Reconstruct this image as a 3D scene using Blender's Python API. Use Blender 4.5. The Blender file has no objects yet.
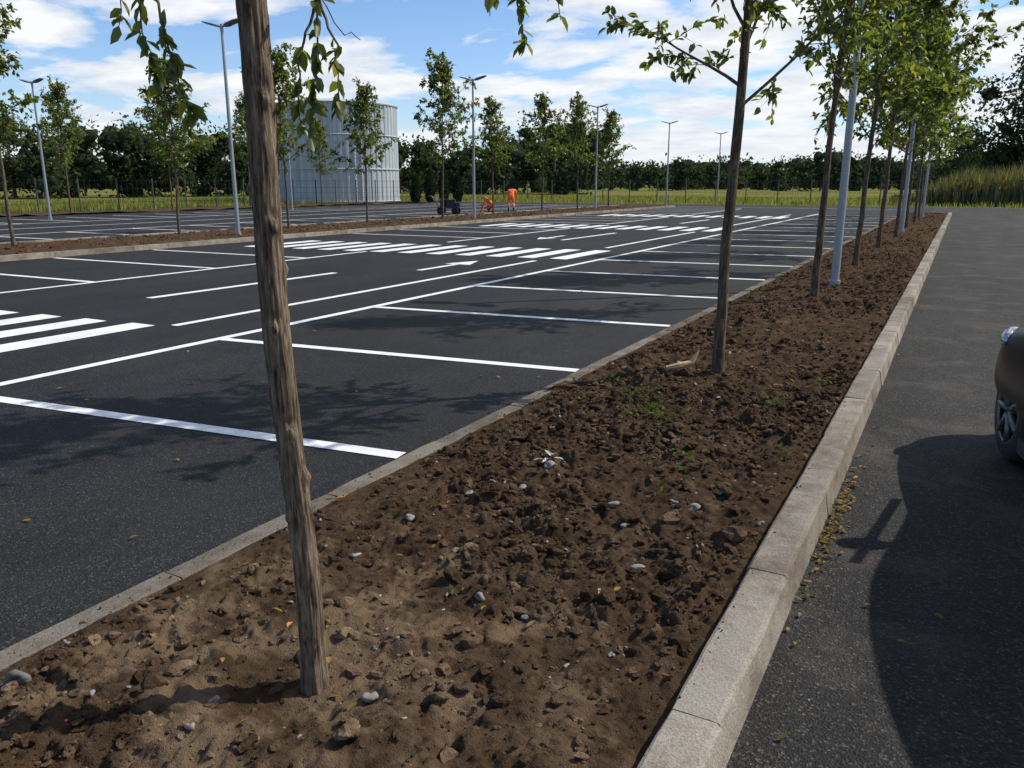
import bpy, bmesh, math, random
import numpy as np
from mathutils import Vector, Matrix
random.seed(3)
scene=bpy.context.scene
scene.view_settings.view_transform='Standard'
scene.view_settings.look='None'
scene.view_settings.exposure=0

# ------------------------------------------------------------ noise
_rs=np.random.RandomState(11)
TAB=_rs.rand(256,256)
def vn(x,y,s=0):
    x=np.asarray(x,float)+s*17.3; y=np.asarray(y,float)+s*5.7
    xi=np.floor(x).astype(int); yi=np.floor(y).astype(int)
    fx=x-xi; fy=y-yi
    fx=fx*fx*(3-2*fx); fy=fy*fy*(3-2*fy)
    a=TAB[xi&255,yi&255]; b=TAB[(xi+1)&255,yi&255]
    c=TAB[xi&255,(yi+1)&255]; d=TAB[(xi+1)&255,(yi+1)&255]
    return (a*(1-fx)+b*fx)*(1-fy)+(c*(1-fx)+d*fx)*fy
def fbm(x,y,o=4,s=0):
    r=0;a=.5;t=0
    for i in range(o):
        ca,sa=math.cos(i*.9),math.sin(i*.9)
        r=r+a*vn((x*ca-y*sa)*2**i,(x*sa+y*ca)*2**i,s+i*3); t+=a; a*=.5
    return r/t
T2x=_rs.rand(256,256);T2y=_rs.rand(256,256);T2r=_rs.rand(256,256)
def lumps(x,y,sc,s=0,keep=.6):
    x=np.asarray(x)*sc+s*13.1; y=np.asarray(y)*sc+s*7.9
    xi=np.floor(x).astype(int); yi=np.floor(y).astype(int)
    out=np.zeros_like(x)
    for i in (-1,0,1):
        for j in (-1,0,1):
            cx=xi+i; cy=yi+j
            px=cx+T2x[cx&255,cy&255]; py=cy+T2y[cx&255,cy&255]
            rr=T2r[cx&255,cy&255]
            r=np.where(rr<keep,.2+.5*rr/keep,0.0001)
            d2=(x-px)**2+(y-py)**2
            out=np.maximum(out,np.sqrt(np.maximum(0,r*r-d2)))
    return out/sc

# ------------------------------------------------------------ mesh helpers
class MB:
    def __init__(s): s.v=[];s.n=0;s.f=[]
    def add(s,V,F,mat=0):
        V=np.asarray(V,float).reshape(-1,3); F=np.asarray(F,int)
        s.v.append(V); s.f.append((F+s.n,mat)); s.n+=len(V)
    def addf(s,F,base,mat): s.f.append((np.asarray(F,int)+base,mat))
    def build(s,name,mats,smooth=True,loc=(0,0,0),link=True):
        V=np.concatenate(s.v)
        me=bpy.data.meshes.new(name)
        me.vertices.add(len(V)); me.vertices.foreach_set('co',V.ravel())
        loops=np.concatenate([F.ravel() for F,m in s.f])
        tot=np.concatenate([np.full(len(F),F.shape[1]) for F,m in s.f])
        mi=np.concatenate([np.full(len(F),m) for F,m in s.f])
        st=np.concatenate([[0],np.cumsum(tot)[:-1]])
        me.loops.add(len(loops)); me.loops.foreach_set('vertex_index',loops.astype(np.int32))
        me.polygons.add(len(tot)); me.polygons.foreach_set('loop_start',st.astype(np.int32))
        me.polygons.foreach_set('loop_total',tot.astype(np.int32))
        me.polygons.foreach_set('material_index',mi.astype(np.int32))
        me.polygons.foreach_set('use_smooth',np.full(len(tot),smooth))
        for m in mats: me.materials.append(m)
        me.update(); me.validate()
        if not link: return me
        return obj(name,me,loc)
def obj(name,me,loc=(0,0,0),parent=None,rot=(0,0,0)):
    o=bpy.data.objects.new(name,me); scene.collection.objects.link(o)
    o.location=loc; o.rotation_euler=rot
    if parent: o.parent=parent
    return o
def empty(name,loc=(0,0,0),rot=(0,0,0)):
    o=bpy.data.objects.new(name,None); scene.collection.objects.link(o); o.location=loc; o.rotation_euler=rot; return o
def tube(mb,pts,rad,seg=6,mat=0,cap=False):
    P=np.asarray(pts,float); n=len(P); rad=np.asarray(rad,float)*np.ones(n)
    T=np.gradient(P,axis=0); T/=np.linalg.norm(T,axis=1)[:,None]+1e-9
    ref=np.array([1,0,0.]) if abs(T[0][0])<.8 else np.array([0,1.,0])
    A=np.cross(T,ref); A/=np.linalg.norm(A,axis=1)[:,None]+1e-9
    B=np.cross(T,A)
    an=np.linspace(0,2*np.pi,seg,endpoint=False)
    ring=P[:,None,:]+rad[:,None,None]*(np.cos(an)[None,:,None]*A[:,None,:]+np.sin(an)[None,:,None]*B[:,None,:])
    i=np.arange(n-1)[:,None]*seg; j=np.arange(seg)[None,:]; k=(j+1)%seg
    F=np.stack([i+j,i+seg+j,i+seg+k,i+k],-1).reshape(-1,4)
    base=mb.n
    mb.add(ring.reshape(-1,3),F,mat)
    if cap:
        mb.addf([list(range(seg))],base,mat); mb.addf([list(range((n-1)*seg,n*seg))[::-1]],base,mat)
def box(mb,c,s,mat=0,rz=0):
    x,y,z=[q/2 for q in s]
    V=np.array([[-x,-y,-z],[x,-y,-z],[x,y,-z],[-x,y,-z],[-x,-y,z],[x,-y,z],[x,y,z],[-x,y,z]])
    ca,sa=math.cos(rz),math.sin(rz)
    V=V@np.array([[ca,sa,0],[-sa,ca,0],[0,0,1]])+np.array(c)
    mb.add(V,[[0,3,2,1],[4,5,6,7],[0,1,5,4],[1,2,6,5],[2,3,7,6],[3,0,4,7]],mat)
def grid(mb,xs,ys,zf,mat=0):
    X,Y=np.meshgrid(xs,ys); Z=zf(X,Y); ny,nx=X.shape
    i=np.arange(ny-1)[:,None]*nx; j=np.arange(nx-1)[None,:]
    F=np.stack([i+j,i+j+1,i+nx+j+1,i+nx+j],-1).reshape(-1,4)
    mb.add(np.stack([X,Y,Z],-1).reshape(-1,3),F,mat)
def unit(a): return a/(np.linalg.norm(a,axis=-1,keepdims=True)+1e-9)
def leaves(mb,B,D,N,L,W,mat=1):
    B=np.asarray(B);D=unit(np.asarray(D));S=unit(np.cross(D,N));N2=np.cross(S,D)
    L=np.asarray(L)[:,None];W=np.asarray(W)[:,None]
    c=[B, B+D*L*.3+S*W*.48+N2*W*.15, B+D*L*.68+S*W*.4+N2*W*.12, B+D*L-N2*L*.08, B+D*L*.68-S*W*.4+N2*W*.12, B+D*L*.3-S*W*.48+N2*W*.15]
    V=np.stack(c,1).reshape(-1,3); n=len(B); o=np.arange(n)[:,None]*6
    b=mb.n; mb.add(V,o+np.array([[0,3,2,1]]),mat); mb.addf(o+np.array([[0,5,4,3]]),b,mat)
def quads(mb,B,D,N,L,W,mat=0):
    D=unit(np.asarray(D));S=unit(np.cross(D,N)); L=np.asarray(L)[:,None];W=np.asarray(W)[:,None]
    V=np.stack([B,B+D*L*.45+S*W*.5,B+D*L,B+D*L*.55-S*W*.5],1).reshape(-1,3); n=len(B)
    mb.add(V,np.arange(n*4).reshape(-1,4),mat)

# ------------------------------------------------------------ materials
def mat(name):
    m=bpy.data.materials.new(name); m.use_nodes=True
    nt=m.node_tree; b=nt.nodes['Principled BSDF']; return m,nt,b
def N(nt,t,**k):
    n=nt.nodes.new(t)
    for a,v in k.items():
        if a in n.inputs: n.inputs[a].default_value=v
        else: setattr(n,a,v)
    return n
def noise(nt,scale,detail=4,rough=.6,vec=None,dist=0):
    n=N(nt,'ShaderNodeTexNoise'); n.inputs['Scale'].default_value=scale; n.inputs['Detail'].default_value=detail
    n.inputs['Roughness'].default_value=rough; n.inputs['Distortion'].default_value=dist
    if vec is not None: nt.links.new(vec,n.inputs['Vector'])
    return n.outputs['Fac']
def pos(nt,obj=False):
    if obj: return nt.nodes.new('ShaderNodeTexCoord').outputs['Object']
    return nt.nodes.new('ShaderNodeNewGeometry').outputs['Position']
def ramp(nt,fac,stops):
    r=nt.nodes.new('ShaderNodeValToRGB'); e=r.color_ramp.elements
    while len(e)<len(stops): e.new(.5)
    for i,(p,c) in enumerate(stops):
        e[i].position=p; e[i].color=(c if len(c)==4 else (*c,1)) if not isinstance(c,(int,float)) else (c,c,c,1)
    nt.links.new(fac,r.inputs['Fac']); return r.outputs['Color']
def mixc(nt,f,a,b,mode='MIX'):
    m=nt.nodes.new('ShaderNodeMix'); m.data_type='RGBA'; m.blend_type=mode
    for k,v in ((0,f),(6,a),(7,b)):
        if hasattr(v,'is_linked') or hasattr(v,'links'): nt.links.new(v,m.inputs[k])
        elif k==0: m.inputs[0].default_value=v
        else: m.inputs[k].default_value=(*v,1) if len(v)==3 else v
    return m.outputs[2]
def bump(nt,b,h,strength=.5,dist=.01):
    n=nt.nodes.new('ShaderNodeBump'); n.inputs['Strength'].default_value=strength; n.inputs['Distance'].default_value=dist
    nt.links.new(h,n.inputs['Height']); nt.links.new(n.outputs[0],b.inputs['Normal'])
def matte(nt,b,c):
    """replace the principled shader by a plain diffuse one"""
    d=nt.nodes.new('ShaderNodeBsdfDiffuse'); nt.links.new(c,d.inputs['Color'])
    nt.links.new(d.outputs[0],nt.nodes['Material Output'].inputs['Surface']); nt.nodes.remove(b); return d
def plain(name,col,rough=.6,metal=0,var=.15,sc=8):
    m,nt,b=mat(name); p=pos(nt,True)
    f=noise(nt,sc,3,.6,p)
    c=ramp(nt,f,[(.3,tuple(x*(1-var) for x in col)),(.7,tuple(min(1,x*(1+var)) for x in col))])
    nt.links.new(c,b.inputs['Base Color']); b.inputs['Roughness'].default_value=rough; b.inputs['Metallic'].default_value=metal
    return m

def asphalt(name,dark,light,dust,dustamt,rlo=.72):
    m,nt,b=mat(name); p=pos(nt)
    v=N(nt,'ShaderNodeTexVoronoi'); v.inputs['Scale'].default_value=130; nt.links.new(p,v.inputs['Vector'])
    sp=nt.nodes.new('ShaderNodeSeparateColor'); nt.links.new(v.outputs['Color'],sp.inputs[0])
    agg=ramp(nt,sp.outputs[0],[(0,tuple(x*.7 for x in dark)),(.7,tuple(x*1.25 for x in dark)),(.93,light),(1,tuple(x*2.2 for x in light))])
    big=ramp(nt,noise(nt,.35,4,.6,p),[(.3,.75),(.7,1.25)])
    c=mixc(nt,1,agg,big,'MULTIPLY')
    mp=N(nt,'ShaderNodeMapping'); mp.inputs['Scale'].default_value=(1.6,.12,1); nt.links.new(p,mp.inputs['Vector'])
    str_=ramp(nt,noise(nt,1.0,2,.6,mp.outputs[0]),[(.35,.82),(.7,1.18)])
    c=mixc(nt,1,c,str_,'MULTIPLY')
    d=ramp(nt,noise(nt,1.3,5,.72,p),[(.5,0.0),(.78,dustamt)])
    c=mixc(nt,d,c,dust)
    nt.links.new(c,b.inputs['Base Color'])
    b.inputs['Roughness'].default_value=rlo+.08
    b.inputs['Specular IOR Level'].default_value=.22
    bump(nt,b,v.outputs['Distance'],.7,.007)
    return m
M_lot=asphalt('new_asphalt',(.0125,.0127,.0132),(.030,.030,.029),(.046,.040,.033),.36)
M_road=asphalt('old_asphalt',(.0175,.0168,.0162),(.048,.045,.041),(.12,.097,.075),.62)

def paint():
    m,nt,b=mat('white_road_paint'); p=pos(nt)
    f=ramp(nt,noise(nt,60,4,.75,p),[(.30,0.0),(.40,1.0)])
    g=ramp(nt,noise(nt,2.5,4,.7,p),[(.3,(.60,.61,.60)),(.6,(.82,.82,.80))])
    c=mixc(nt,f,(.12,.12,.12),g); nt.links.new(c,b.inputs['Base Color']); b.inputs['Roughness'].default_value=.55
    return m
M_paint=paint()
def concrete(name='kerb_concrete',k=1,dirt=.65):
    m,nt,b=mat(name); p=pos(nt)
    c=ramp(nt,noise(nt,3,6,.75,p),[(.25,(.17*k,.145*k,.118*k)),(.5,(.31*k,.275*k,.23*k)),(.8,(.41*k,.37*k,.32*k))])
    s=ramp(nt,noise(nt,140,2,.6,p),[(.35,.72),(.6,1.06)])
    c=mixc(nt,1,c,s,'MULTIPLY')
    d=ramp(nt,noise(nt,2.1,6,.78,p),[(.47,0.0),(.66,dirt)])
    c=mixc(nt,d,c,(.10,.072,.05))
    gi=nt.nodes.new('ShaderNodeNewGeometry')
    rr=ramp(nt,gi.outputs['Random Per Island'],[(0,.78),(1,1.12)])
    c=mixc(nt,1,c,rr,'MULTIPLY')
    d_=matte(nt,b,c); bump(nt,d_,noise(nt,90,4,.7,p),.7,.009); return m
M_conc=concrete(); M_conc2=concrete('dirty_kerb_concrete',.62,.85)
def soil(name,clod=False,k=1.0):
    m,nt,b=mat(name); p=pos(nt)
    c=ramp(nt,noise(nt,7,5,.78,p),[(.25,(.036*k,.023*k,.0145*k)),(.5,(.082*k,.054*k,.034*k)),(.78,(.150*k,.102*k,.066*k))])
    vm=N(nt,'ShaderNodeVectorMath'); vm.operation='DISTANCE'; vm.inputs[1].default_value=(-1.75,1.65,.05); nt.links.new(p,vm.inputs[0])
    near=nt.nodes.new('ShaderNodeMapRange'); near.inputs[1].default_value=.2; near.inputs[2].default_value=1.6; near.inputs[3].default_value=.12; near.inputs[4].default_value=-.09
    nt.links.new(vm.outputs['Value'],near.inputs[0])
    a=nt.nodes.new('ShaderNodeMath'); a.operation='ADD'; nt.links.new(near.outputs[0],a.inputs[0]); nt.links.new(noise(nt,3.6,4,.65,p),a.inputs[1])
    f=ramp(nt,a.outputs[0],[(.53,0.0),(.65,.85)])
    c=mixc(nt,f,c,(.20,.140,.088))
    if clod:
        gi=nt.nodes.new('ShaderNodeNewGeometry')
        c=mixc(nt,1,c,ramp(nt,gi.outputs['Random Per Island'],[(0,.55),(.8,1.35),(1,2.0)]),'MULTIPLY')
    d_=matte(nt,b,c); bump(nt,d_,noise(nt,130,3,.8,p),1,.016); return m
M_soil=soil('topsoil'); M_clod=soil('soil_clods',True,1.12)
def bark(name,k=1):
    m,nt,b=mat(name); p=pos(nt,True)
    mp=N(nt,'ShaderNodeMapping'); mp.inputs['Scale'].default_value=(1,1,.10); nt.links.new(p,mp.inputs['Vector'])
    n1=noise(nt,75,5,.72,mp.outputs[0],.4)
    c=ramp(nt,n1,[(.36,(.035*k,.024*k,.016*k)),(.47,(.14*k,.10*k,.068*k)),(.66,(.30*k,.235*k,.165*k))])
    c=mixc(nt,1,c,ramp(nt,noise(nt,7,4,.6,p),[(.3,.65),(.7,1.25)]),'MULTIPLY')
    nt.links.new(c,b.inputs['Base Color']); b.inputs['Roughness'].default_value=.9; b.inputs['Specular IOR Level'].default_value=.2
    bump(nt,b,n1,1,.010); return m
M_bark=bark('tree_bark'); M_bark2=bark('young_tree_bark',.65)
def leafmat(name,a,bcol,tr,trans=.45,gloss=.0):
    m,nt,b=mat(name); gi=nt.nodes.new('ShaderNodeNewGeometry')
    c=ramp(nt,gi.outputs['Random Per Island'],[(0,a),(.85,bcol),(1,tuple(x*y for x,y in zip(bcol,(1.9,1.35,.9))))])
    p=pos(nt,True); c=mixc(nt,1,c,ramp(nt,noise(nt,1.5,1,.5,p),[(.3,.7),(.7,1.25)]),'MULTIPLY')
    d=matte(nt,b,c)
    t=nt.nodes.new('ShaderNodeBsdfTranslucent')
    tc=mixc(nt,1,c,tr,'MULTIPLY'); nt.links.new(tc,t.inputs['Color'])
    ms=nt.nodes.new('ShaderNodeMixShader'); ms.inputs[0].default_value=trans
    nt.links.new(d.outputs[0],ms.inputs[1]); nt.links.new(t.outputs[0],ms.inputs[2]); out=ms
    if gloss:
        g=nt.nodes.new('ShaderNodeBsdfGlossy'); g.inputs['Roughness'].default_value=.45; g.inputs['Color'].default_value=(.8,.85,.8,1)
        m2=nt.nodes.new('ShaderNodeMixShader'); m2.inputs[0].default_value=gloss
        nt.links.new(ms.outputs[0],m2.inputs[1]); nt.links.new(g.outputs[0],m2.inputs[2]); out=m2
    nt.links.new(out.outputs[0],nt.nodes['Material Output'].inputs['Surface']); return m
M_leaf=leafmat('leaf',(.045,.070,.014),(.090,.125,.022),(2.8,2.5,1.4),.5,.05)
M_far=leafmat('distant_foliage',(.030,.046,.024),(.062,.082,.040),(1.5,1.5,1.2),.3)
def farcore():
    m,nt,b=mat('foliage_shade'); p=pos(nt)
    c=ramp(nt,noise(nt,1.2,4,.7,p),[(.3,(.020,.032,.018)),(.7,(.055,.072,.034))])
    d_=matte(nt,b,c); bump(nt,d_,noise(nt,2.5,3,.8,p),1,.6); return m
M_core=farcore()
M_con=leafmat('conifer_foliage',(.02,.035,.018),(.035,.055,.025),(1.2,1.2,1),.2)
M_grass=leafmat('grass_blade',(.11,.14,.035),(.19,.21,.06),(1.8,1.7,1.2),.4)
M_reed=leafmat('tall_grass_blade',(.10,.12,.04),(.19,.19,.08),(1.6,1.5,1.2),.35)
M_litter=leafmat('fallen_leaf',(.10,.09,.03),(.26,.16,.06),(1,1,1),.1)
def ground():
    m,nt,b=mat('grass_field'); p=pos(nt)
    c=ramp(nt,noise(nt,.05,6,.7,p),[(.3,(.11,.13,.035)),(.5,(.18,.185,.055)),(.7,(.25,.22,.085))])
    c=mixc(nt,1,c,ramp(nt,noise(nt,3,4,.75,p),[(.3,.6),(.7,1.3)]),'MULTIPLY')
    d_=matte(nt,b,c); bump(nt,d_,noise(nt,6,4,.8,p),1,.2); return m
M_ground=ground()
M_galv=plain('galvanised_steel',(.30,.32,.34),.5,.5,.12,20)
M_lamp=plain('lamp_head_grey',(.12,.13,.14),.4,.3)
M_fence=plain('fence_wire',(.07,.08,.07),.5,.3)

# ------------------------------------------------------------ layout
Y0=-10; Y1=49
mb=MB(); grid(mb,np.array([-1500,-300,-60,0,60,300,1500.]),np.array([-800,-100,0,60,120,400,2000.]),lambda X,Y:X*0-.03)
mb.build('ground',[M_ground],False)
mb=MB(); grid(mb,np.array([-41,-1.6]),np.array([-30,64.]),lambda X,Y:X*0); mb.build('parking_lot',[M_lot],False)
mb=MB(); grid(mb,np.array([-1.6,45]),np.array([-30,64.]),lambda X,Y:X*0); mb.build('road',[M_road],False)

def kerb_run(mb,prof,y0,y1,seg=1.0,gap=.006,seed=5,jit=.003):
    y=y0; P=np.array(prof); n=len(P); rs=np.random.RandomState(seed)
    while y<y1-.01:
        a,b=y+gap/2,min(y+seg,y1)-gap/2
        dx=rs.uniform(-jit,jit);dz=rs.uniform(-jit,jit)
        ys=np.linspace(a,b,9); V=[]
        for q,yy in enumerate(ys):
            for (x,z) in P:
                w=(.0018 if 0<q<8 else .003)
                V.append([x+dx+rs.uniform(-w,w)*(z>.02),yy,z+dz+rs.uniform(-w,w)*(z>.02)-(.003 if q in(0,8) and z>.02 else 0)])
        b0=mb.n
        F=[[q*n+i,q*n+(i+1)%n,(q+1)*n+(i+1)%n,(q+1)*n+i] for q in range(8) for i in range(n)]
        mb.add(V,F,0); mb.addf([list(range(n))[::-1]],b0,0); mb.addf([list(range(8*n,9*n))],b0,0)
        y+=seg
mb=MB()
kerb_run(mb,[(-.575,-.05),(-.40,-.05),(-.402,.0),(-.424,.116),(-.431,.126),(-.442,.130),(-.565,.130),(-.575,.122)][::-1],Y0,Y1)
mb.build('kerb',[M_conc],False)
mb=MB()
kerb_run(mb,[(-2.755,-.05),(-2.645,-.05),(-2.645,.022),(-2.65,.027),(-2.75,.027),(-2.755,.022)][::-1],Y0,Y1,seed=9,jit=.005)
mb.build('flush_kerb',[M_conc2],False)
mb=MB(); box(mb,(-1.58,Y1+.07,.04),(2.36,.13,.14)); mb.build('end_kerb',[M_conc],False)
mb=MB()
for x in (-17.7,-21.7):
    kerb_run(mb,[(x-.07,-.05),(x+.07,-.05),(x+.07,.12),(x-.07,.12)][::-1],-20,56)
box(mb,(-19.7,56.07,.03),(4.14,.13,.17))
mb.build('island_kerb',[M_conc],False)

def rid(n): return 1-np.abs(2*n-1)
def clm(X,Y): return np.clip((fbm(X*1.7,Y*1.7,3,12)-.30)*3.2,.40,1)
def hs(X,Y):
    X=np.asarray(X,float);Y=np.asarray(Y,float)
    t=np.clip((X+2.64)/2.08,0,1)
    e=np.minimum(np.clip(t/.12,0,1),np.clip((1-t)/.07,0,1))
    wx=X+.06*(fbm(X*9,Y*9,4,31)-.5); wy=Y+.06*(fbm(X*9,Y*9,4,37)-.5)
    h=.018+.055*t+.022*(fbm(X*3+5,Y*3,3,44)-.5)
    h=h+e*(.065*(fbm(X*1.3,Y*1.3,3,1)-.45)+.070*(fbm(wx*4.5,wy*4.5,4,2)-.5)+.036*(rid(fbm(wx*12,wy*12,4,3))-.75)+.024*(fbm(wx*32,wy*32,3,6)-.5)+.01)
    m=clm(X,Y)
    d=np.hypot(X+1.64,Y-1.675); m=m*np.clip(d/.7-.1,.35,1)
    h=h+(.2+.8*e)*m*(.55*lumps(wx,wy,8,1,.34)+.75*lumps(wx,wy,17,2,.45)+.75*lumps(wx,wy,38,3,.55))
    h=h+e*(.035*np.exp(-((d-.36)/.12)**2)-.035*np.exp(-(d/.22)**2))
    return h
mb=MB()
grid(mb,np.linspace(-2.70,-.565,280),np.arange(.5,7.0,.008),hs)
grid(mb,np.linspace(-2.70,-.565,100),np.arange(6.98,20,.022),hs)
grid(mb,np.linspace(-2.68,-.565,36),np.arange(19.9,Y1+.05,.07),hs)
grid(mb,np.linspace(-2.68,-.565,40),np.arange(Y0,.54,.06),hs)
mb.build('planting_soil',[M_soil],True)
def his(X,Y): return .07+.16*(fbm(X*1.9,Y*1.9,5,4)-.3)*np.clip(np.minimum(X+21.63,-17.77-X)/.5,.2,1)
mb=MB(); grid(mb,np.linspace(-21.63,-17.77,40),np.arange(-20,56,.12),his)
mb.build('island_soil',[M_soil],True)
mb=MB(); grid(mb,np.linspace(-44.8,-41,20),np.arange(-30,66,.4),lambda X,Y:.02+.2*(fbm(X*1.2,Y*1.2,4,4)-.3))
mb.build('soil_verge',[M_soil],True)

def lump_templates(sub,n,seed,amp=.35):
    out=[]; rs=np.random.RandomState(seed)
    for k in range(n):
        bm=bmesh.new(); bmesh.ops.create_icosphere(bm,subdivisions=sub,radius=1)
        V=np.array([v.co[:] for v in bm.verts]); F=np.array([[v.index for v in f.verts] for f in bm.faces]); bm.free()
        D=np.zeros(len(V))
        for q in range(9):
            a=unit(rs.randn(3)); c=rs.uniform(.25,.85); s=V@a
            D-=np.maximum(0,s-c)*rs.uniform(.4,1.2)
        D+=rs.uniform(-amp,amp,len(V))*.3
        V=V*(1+D)[:,None]*rs.uniform(.65,1.25,3)
        out.append((V,F))
    return out
def scatter(mb,tpl,X,Y,S,zf,sink=.3,flat=.75,seed=0,mat=0):
    rs=np.random.RandomState(seed); Z=zf(X,Y)
    idx=rs.randint(0,len(tpl),len(X))
    for k,(V,F) in enumerate(tpl):
        I=np.where(idx==k)[0]
        if len(I)==0: continue
        a=rs.uniform(0,6.28,len(I)); ca,sa=np.cos(a),np.sin(a)
        Vx=ca[:,None]*V[:,0]-sa[:,None]*V[:,1]; Vy=sa[:,None]*V[:,0]+ca[:,None]*V[:,1]; Vz=np.tile(V[:,2],(len(I),1))*flat
        s=S[I][:,None]
        P=np.stack([X[I][:,None]+Vx*s,Y[I][:,None]+Vy*s,Z[I][:,None]+Vz*s+s*flat*(1-2*sink)*.8],-1)
        FF=(F[None]+ (np.arange(len(I))*len(V))[:,None,None]).reshape(-1,F.shape[1])
        mb.add(P.reshape(-1,3),FF,mat)
rs=np.random.RandomState(21)
t1=lump_templates(1,8,1); t2=lump_templates(2,8,2); t3=lump_templates(3,5,3,.28)
mb=MB()
def rx(n): return rs.uniform(-2.60,-.62,n)
def clust(n,y0,y1):
    X=rx(n*4);Y=rs.uniform(y0,y1,n*4); w=clm(X,Y)**1.5; k=rs.rand(n*4)<w
    X,Y=X[k][:n],Y[k][:n]; return X,Y
X,Y=clust(19000,.6,7.5); scatter(mb,t1,X,Y,np.exp(rs.normal(-5.10,.42,len(X))),hs,.35,seed=1)
X,Y=clust(3800,.6,8); scatter(mb,t2,X,Y,np.exp(rs.normal(-4.18,.42,len(X))),hs,.3,seed=2)
X,Y=clust(420,1,9); scatter(mb,t3,X,Y,np.exp(rs.normal(-3.45,.27,len(X))),hs,.3,seed=3)
X,Y=clust(8000,7.5,24); scatter(mb,t1,X,Y,np.exp(rs.normal(-4.05,.45,len(X))),hs,.3,seed=4)
X,Y=clust(2500,24,Y1); scatter(mb,t1,X,Y,np.exp(rs.normal(-3.7,.35,len(X))),hs,.3,seed=5)
n=1100; scatter(mb,t1,np.where(rs.rand(n)<.6,rs.uniform(-2.76,-2.6,n),-.56-np.abs(rs.normal(0,.02,n))+.02),rs.uniform(.6,14,n),np.exp(rs.normal(-5.5,.38,n)),lambda X,Y:np.where(X<-2,.028,.128),.3,seed=6)
n=500; scatter(mb,t1,-2.76-np.abs(rs.normal(0,.10,n)),rs.uniform(.6,12,n),np.exp(rs.normal(-5.9,.35,n)),lambda X,Y:X*0,.2,seed=16)
n=2500; scatter(mb,t1,rs.uniform(-21.4,-18,n),rs.uniform(0,50,n),np.exp(rs.normal(-3.3,.35,n)),his,.3,seed=26)
mb.build('soil_clods',[M_clod],False)
M_st=plain('stone',(.215,.20,.18),.85,0,.45,3); M_brk=plain('brick_fragment',(.34,.12,.065),.9,0,.3,20)
mb=MB()
n=300; scatter(mb,t2,rx(n),rs.uniform(.7,9,n),np.exp(rs.normal(-4.6,.45,n)),hs,.2,.7,seed=7,mat=0)
n=40; scatter(mb,t1,rx(n),rs.uniform(.7,9,n),np.exp(rs.normal(-4.8,.3,n)),hs,.2,.7,seed=8,mat=1)
px=np.array([-1.42,-1.56,-1.84,-1.32,-2.13,-.96,-.97,-1.75,-2.05,-1.2,-1.86]);py=np.array([1.69,1.35,3.79,3.45,2.88,3.58,2.83,2.7,3.3,3.3,3.5])
scatter(mb,t3,px,py,np.array([.036,.024,.034,.044,.034,.030,.028,.022,.028,.024,.034]),hs,.15,.55,seed=9)
mb.build('stones',[M_st,M_brk],True)
mb=MB()
n=340; X=np.where(rs.rand(n)<.5,-.38+np.abs(rs.normal(0,.08,n)),rs.uniform(-.38,3.5,n))
scatter(mb,t1,X,rs.uniform(1,14,n),np.exp(rs.normal(-5.7,.35,n)),lambda X,Y:X*0,.2,.7,seed=17)
n=80; scatter(mb,t1,rs.uniform(-9,-2.8,n),rs.uniform(1,12,n),np.exp(rs.normal(-5.7,.35,n)),lambda X,Y:X*0,.2,.7,seed=18)
mb.build('gravel_bits',[M_st],True)
mb=MB()
M_scrap=plain('pale_scrap',(.50,.48,.42),.8,0,.2,10)
for (x,y,s) in ((-1.86,3.86,.08),(.45,2.2,.03)):
    k=6; a=rs.uniform(0,6.28,k); z=float(hs(x,y)) if x<-.5 else .0
    leaves(mb,np.tile([x,y,z+.018],(k,1))+rs.randn(k,3)*[.015,.015,.003],np.stack([np.cos(a),np.sin(a),rs.uniform(0,.6,k)],-1),rs.randn(k,3)*.5+[0,0,1],np.full(k,s),np.full(k,s*.30),0)
mb.build('litter_scraps',[M_scrap])
mb=MB()
def litter(X,Y,Z,L):
    n=len(X); a=rs.uniform(0,6.28,n); B=np.stack([X,Y,Z],-1); D=np.stack([np.cos(a),np.sin(a),rs.uniform(-.05,.3,n)],-1)
    Nn=np.stack([rs.uniform(-.4,.4,n),rs.uniform(-.4,.4,n),np.ones(n)],-1); leaves(mb,B,D,Nn,L,L*.45,0)
n=150; X=-.385+np.abs(rs.normal(0,.035,n)); Y=rs.normal(4.0,.45,n); litter(X,Y,np.full(n,.012),rs.uniform(.02,.045,n))
n=40; litter(-.38+np.abs(rs.normal(0,.12,n)),rs.uniform(1.5,14,n),np.full(n,.012),rs.uniform(.02,.04,n))
n=12; litter(rs.uniform(-.3,1.5,n),rs.uniform(1.5,10,n),np.full(n,.012),rs.uniform(.03,.05,n))
n=40; litter(rs.uniform(-7,-2.8,n),rs.uniform(1.5,12,n),np.full(n,.012),rs.uniform(.03,.05,n))
n=110; X=rx(n);Y=rs.uniform(1,9,n); litter(X,Y,hs(X,Y)+.012,rs.uniform(.025,.05,n))
mb.build('fallen_leaves',[M_litter])
mb=MB()
for (x,y,k) in ((-1.75,5.2,60),(-1.9,5.5,45),(-1.25,4.3,24),(-1.55,5.0,40),(-2.3,5.9,30),(-1.0,5.6,20),(-.75,4.6,16),(-1.1,3.9,12),(-.8,6.5,20)):
    X=x+rs.normal(0,.10,k);Y=y+rs.normal(0,.10,k); a=rs.uniform(0,6.28,k)
    leaves(mb,np.stack([X,Y,hs(X,Y)+.015],-1),np.stack([np.cos(a),np.sin(a),rs.uniform(.1,1,k)],-1),np.stack([X*0,Y*0,X*0+1],-1)+rs.randn(k,3)*.2,rs.uniform(.03,.06,k),rs.uniform(.012,.026,k),0)
mb.build('weeds',[leafmat('weed_leaf',(.05,.08,.02),(.09,.13,.035),(1.3,1.4,1),.3)])
M_wood=plain('split_wood',(.50,.32,.16),.7,0,.2,30)
mb=MB()
z0=float(hs(-1.86,6.45))+.02
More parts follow.
